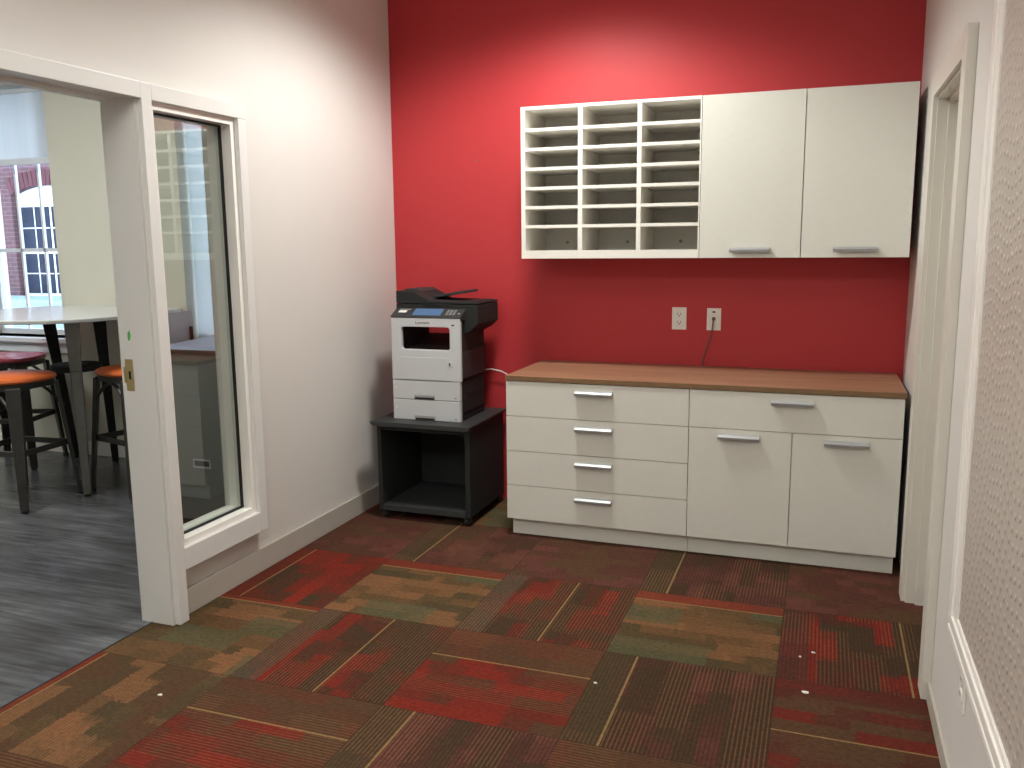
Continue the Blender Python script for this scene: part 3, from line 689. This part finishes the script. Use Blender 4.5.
# ------------------------------------------------------------------ litter on the carpet
def scrap(x, y, r, label, seed):
    rd = random.Random(seed); n = 7
    pts = [(x + r * rd.uniform(.55, 1.1) * 1.3 * math.cos(k * math.tau / n), y + r * rd.uniform(.55, 1.1) * .8 * math.sin(k * math.tau / n)) for k in range(n)]
    tag(MB().prism(pts, 'z', 0.0006, 0.004).build('paper_scrap', 'paper'), label, 'scrap', 'paper scraps on the carpet')
scrap(2.032, -1.816, 0.012, 'largest white paper scrap on the carpet, near the right doorway', 1)
scrap(2.052, -1.505, 0.006, 'tiny white scrap on the striped carpet tile, nearest the right wall', 2)
scrap(2.007, -1.553, 0.005, 'tiny white scrap on the striped carpet tile, just left of its twin', 3)
scrap(1.347, -1.982, 0.006, 'tiny white scrap on the dark striped carpet below the drawers', 4)
scrap(-0.033, -2.537, 0.007, 'small white scrap on the brown carpet tile near the left doorway', 5)

# ------------------------------------------------------------------ next room: windows
def wall_window(name, w, shade_z):
    x0, x1, z0, z1 = w; yg = YC + 0.20
    x1r = x1; x1 = x1 - .065
    o = struct(MB().ring('y', (x0, x1r, z0, z1), (x0 + .035, x1 - .035, z0 + .04, z1 - .04), yg - .03, yg + .04).build(name, 'win_white', bevel=.003))
    mb = MB(); p = (x1 - x0 - .07) / 3
    for k in (1, 2): mb.box(x0 + .035 + p * k - .008, x0 + .035 + p * k + .008, yg - .008, yg + .014, z0 + .04, z1 - .04)
    for zz, hh in ((1.495, .014),): mb.box(x0 + .035, x1 - .035, yg - .008, yg + .014, zz - hh, zz + hh)
    mb.build('muntins', 'win_white', o)
    MB().box(x0 + .035, x1 - .035, yg - .002, yg + .002, z0 + .04, z1 - .04).build('pane', 'win_glass', o)
    x1 = x1r
    s = MB(); s.box(x0 - .10, x1 + .10, YC - .055, YC + .17, z0 - .035, z0, .006); s.box(x0 - .07, x1 + .07, YC - .022, YC, z0 - .11, z0 - .035, .005); s.box(x0 - .07, x1 + .07, YC - .032, YC, z0 - .055, z0 - .035, .005)
    s.build('window_sill', 'win_white', o)
    return o
wall_window('window_2', W1, 2.1); wall_window('window_3', W2, 0.9)
def shade(w, z, label):
    x0, x1, z0, z1 = w; t = thing('roller_shade', ((x0 + x1) / 2, YC + .09, z1), label, 'shade', 'roller shades')
    MB().box(x0 + .012, x1 - .012, YC + .088, YC + .0905, z, z1 - .03).build('fabric', 'shade', t)
    MB().box(x0 + .012, x1 - .012, YC + .082, YC + .096, z - .045, z, .004).build('hem_bar', 'win_white', t)
    MB().lathe(((x0 + x1) / 2, YC + .10, z1 - .032), [(0.022, -(x1 - x0) / 2 + .008), (0.022, (x1 - x0) / 2 - .008)], 20, 'x').build('roller', 'win_white', t)
shade(W1, 2.155, 'white roller shade half lowered in the window over the bar table'); shade(W2, 0.905, 'white roller shade fully lowered, seen through the glazed sidelight')

# ------------------------------------------------------------------ bar table, stools
t = thing('bar_table', (-2.58, -0.40, 0), 'white-topped high table with dark steel legs by the window', 'table')
MB().lathe((-2.60, -0.42, 1.075), [(0.58, 0.0), (0.640, 0.002), (0.645, 0.006), (0.645, 0.021), (0.640, 0.026), (0.60, 0.027)], 72, power=2.9).build('tabletop', 'tabletop', t, True)
def table_leg(top, foot, mat='black_steel', w=0.085):
    top, foot = Vector(top), Vector(foot); b = MB(); mid_ = top.lerp(foot, 0.28)
    sd = Vector((0.72, 0.70, 0))
    b.beam(top, mid_, w, w * .78, .035, .035, sd); b.beam(mid_, foot + Vector((0, 0, .012)), w * .78, w * .52, .035, .030, sd)
    o = b.build('leg', mat, t); fb = MB().box(foot.x - .016, foot.x + .016, foot.y - .014, foot.y + .014, 0, .014, .002).build('foot', 'rubber', o); return o
table_leg((-2.195, -0.740, 1.074), (-2.175, -0.753, 0), 'gun_light', 0.085); table_leg((-3.03, -0.16, 1.074), (-3.05, 0.0, 0)); table_leg((-2.60, -0.13, 1.074), (-2.66, -0.03, 0)); table_leg((-3.00, -0.72, 1.074), (-3.05, -0.78, 0))
MB().lathe((-2.53, -0.42, 0.722), [(0.14, 0), (0.155, 0.004), (0.155, 0.040), (0.14, 0.044)], 40).build('shelf', 'black_steel', t, True)

def make_stool(seat_mat, label):
    r = thing('bar_stool', (0, 0, 0), label, 'stool', 'bar stools round the high table')
    MB().lathe((0, 0, 0.735), [(0.17, 0.0), (0.198, 0.004), (0.205, 0.016), (0.200, 0.030), (0.18, 0.040), (0.12, 0.046), (0.001, 0.048)], 48, power=3.2).build('seat', seat_mat, r, True)
    MB().lathe((0, 0, 0.700), [(0.186, 0), (0.190, 0.002), (0.190, 0.035)], 48, power=3.6).build('seat_frame', 'gun', r, True)
    for a in (-1, 1):
        for c in (-1, 1):
            top, ft = Vector((.160 * a, .160 * c, .716)), Vector((.215 * a, .215 * c, .010))
            l = MB().beam(top, ft, .080, .046, .026, .022, (c * .7, -a * .7, 0)).build('leg', 'gun', r)
            MB().box(ft.x - .014, ft.x + .014, ft.y - .014, ft.y + .014, 0, .014, .002).build('foot', 'rubber', l)
    q = .183
    for p0, p1 in (((-q, -q), (q, -q)), ((q, -q), (q, q)), ((q, q), (-q, q)), ((-q, q), (-q, -q))):
        MB().beam((p0[0], p0[1], .335), (p1[0], p1[1], .335), .012, .012, .034, .034).build('footrest_bar', 'gun', r)
    for a in (-1, 1):
        pts = []
        for k in range(13):
            s_ = k / 12; x = -.175 + .35 * s_; z = .56 + .13 * math.sin(s_ * math.pi)
            pts.append((x, a * (.165 + .02 * (1 - math.sin(s_ * math.pi))), z))
        MB().tube(pts, .010, 8).build('arched_brace', 'gun', r, True)
    return r
sA = make_stool('orange', 'orange-seated metal bar stool left of the front table leg')
sA.location = (-2.47, -0.945, 0); sA.rotation_euler.z = math.radians(4)
sB = copy_tree(sA); sB.location = (-1.99, -0.48, 0); sB.rotation_euler.z = math.radians(-14); sB['label'] = 'orange-seated bar stool right of the front table leg, cut off by the door jamb'
sC = make_stool('maroon', 'maroon-seated bar stool by the window sill, behind the orange-seated stools')
sC.location = (-3.32, -0.24, 0); sC.rotation_euler.z = math.radians(20)

# grey cabinet behind the sidelight
gx0, gx1, gy0, gy1 = -1.30, -0.91, -1.00, -0.52
t = thing('metal_cabinet', ((gx0 + gx1) / 2, -0.76, 0), 'dark grey metal cabinet with a pale lid behind the glazed sidelight', 'cabinet')
MB().box(gx0, gx1, gy0, gy1, 0.03, 0.945, .006).build('body', 'grey_cab', t)
MB().box(gx0 + .01, gx1 - .01, gy0 + .01, gy1 - .01, 0, 0.032).build('plinth', 'rubber', t)
MB().box(gx0 - .008, gx1 + .008, gy0 - .010, gy1 + .005, 0.947, 0.968, .005).build('rim', 'rubber', t)
MB().prism([(gy0 - .008, 0.968), (gy0 + .02, 0.985), (gy1 - .03, 0.998), (gy1 + .004, 0.968)], 'x', gx0 - .006, gx1 + .006, .006).build('lid', 'daylit_cab_lid', t)
MB().ring('y', (-1.145, -1.030, 0.325, 0.375), (-1.137, -1.038, 0.336, 0.366), gy0 - .004, gy0 + .001).build('label_holder', 'alu', t); MB().box(-1.137, -1.038, gy0 - .002, gy0, 0.336, 0.366).build('recess', 'slot', t)
for z in (0.83, 0.27): MB().box(gx1 - .012, gx1 + .008, gy0 - .004, gy0 + .02, z, z + .05, .002).build('hinge', 'alu', t)

# white-backed chair between the table and the grey cabinet
t = thing('task_chair', (-1.57, -0.84, 0), 'white-backed chair with a dark post behind the glazed sidelight', 'chair')
MB().prism([(-1.405, 0.74), (-1.405, 1.144), (-1.418, 1.144), (-1.425, 0.74)], 'y', -1.04, -0.622, .004).build('backrest', 'daylit_panel', t)
MB().beam((-1.392, -0.655, 0.62), (-1.392, -0.655, 1.055), .022, .016).beam((-1.392, -0.655, 0.622), (-1.46, -0.70, 0.622), .022, .016).build('post', 'black_steel', t)
MB().lathe((-1.53, -0.82, 0.615), [(0.095, 0), (0.105, 0.01), (0.105, 0.03), (0.095, 0.045), (0.001, 0.05)], 40, power=3).build('seat', 'daylit_panel', t, True)
MB().lathe((-1.53, -0.82, 0.03), [(0.022, 0), (0.022, 0.586)], 16).build('column', 'black_steel', t)
b = MB()
for k in range(5):
    a = k * math.tau / 5 + .3; b.beam((-1.53, -0.82, .06), (-1.53 + .15 * math.cos(a), -0.82 + .15 * math.sin(a), .018), .03, .02, .03, .02)
b.build('base', 'black_steel', t)

# ------------------------------------------------------------------ brick building across the street
YB = 7.0
t = thing('brick_building', (-11, YB, 0), 'red brick building with an arched white window, seen through the far window', 'building')
ax0, ax1, asill, aspr, atop = -11.60, -10.08, 0.66, 2.44, 2.60
b = MB(); acx = (ax0 + ax1) / 2
n = 16; arc = [(ax0 + (ax1 - ax0) * k / n, aspr + (atop - aspr) * math.sin(math.pi * k / n) ** 0.8) for k in range(n + 1)]
b.box(-18, ax0, YB, YB + .3, -1.5, 9); b.box(ax1, -2, YB, YB + .3, -1.5, 9); b.box(ax0, ax1, YB, YB + .3, -1.5, asill)
b.prism([(ax0, 9)] + arc + [(ax1, 9)], 'y', YB, YB + .3)
b.build('facade', 'brick', t)
fr = MB().prism([(ax0, asill)] + arc + [(ax1, asill)], 'y', YB + .12, YB + .20).build('window_frame', 'stone', t)
for xa, xb in ((ax0 + .06, acx - .03), (acx + .03, ax1 - .06)):
    for za, zb in ((asill + .06, 1.42), (1.50, 2.24)):
        pn = MB().box(xa, xb, YB + .105, YB + .125, za, zb).build('pane', 'dark_glass', fr)
        g = MB(); xm = (xa + xb) / 2; zm = (za + zb) / 2; g.box(xm - .008, xm + .008, YB + .098, YB + .106, za, zb); g.box(xa, xb, YB + .098, YB + .106, zm - .008, zm + .008); g.build('glazing_bars', 'stone', pn)
vo = MB()
for k in range(n):
    (x0_, z0_), (x1_, z1_) = arc[k], arc[k + 1]
    vo.prism([(x0_ + .006, z0_), (x1_ - .006, z1_), (acx + (x1_ - .006 - acx) * 1.12, z1_ + .26), (acx + (x0_ + .006 - acx) * 1.12, z0_ + .26)], 'y', YB - .02, YB + .05)
vo.build('arch', 'arch_brick', t)
MB().box(ax0 - .1, ax1 + .1, YB - .08, YB + .12, asill - .12, asill, .01).build('stone_sill', 'stone', t)
MB().box(-12.6, -9.4, YB - 1.1, YB, 0.15, 0.68, .02).build('ledge', 'slate', t)
struct(box('floor', 'slate', None, -22, 4, 0.6, YB + 3, -1.55, -1.5))
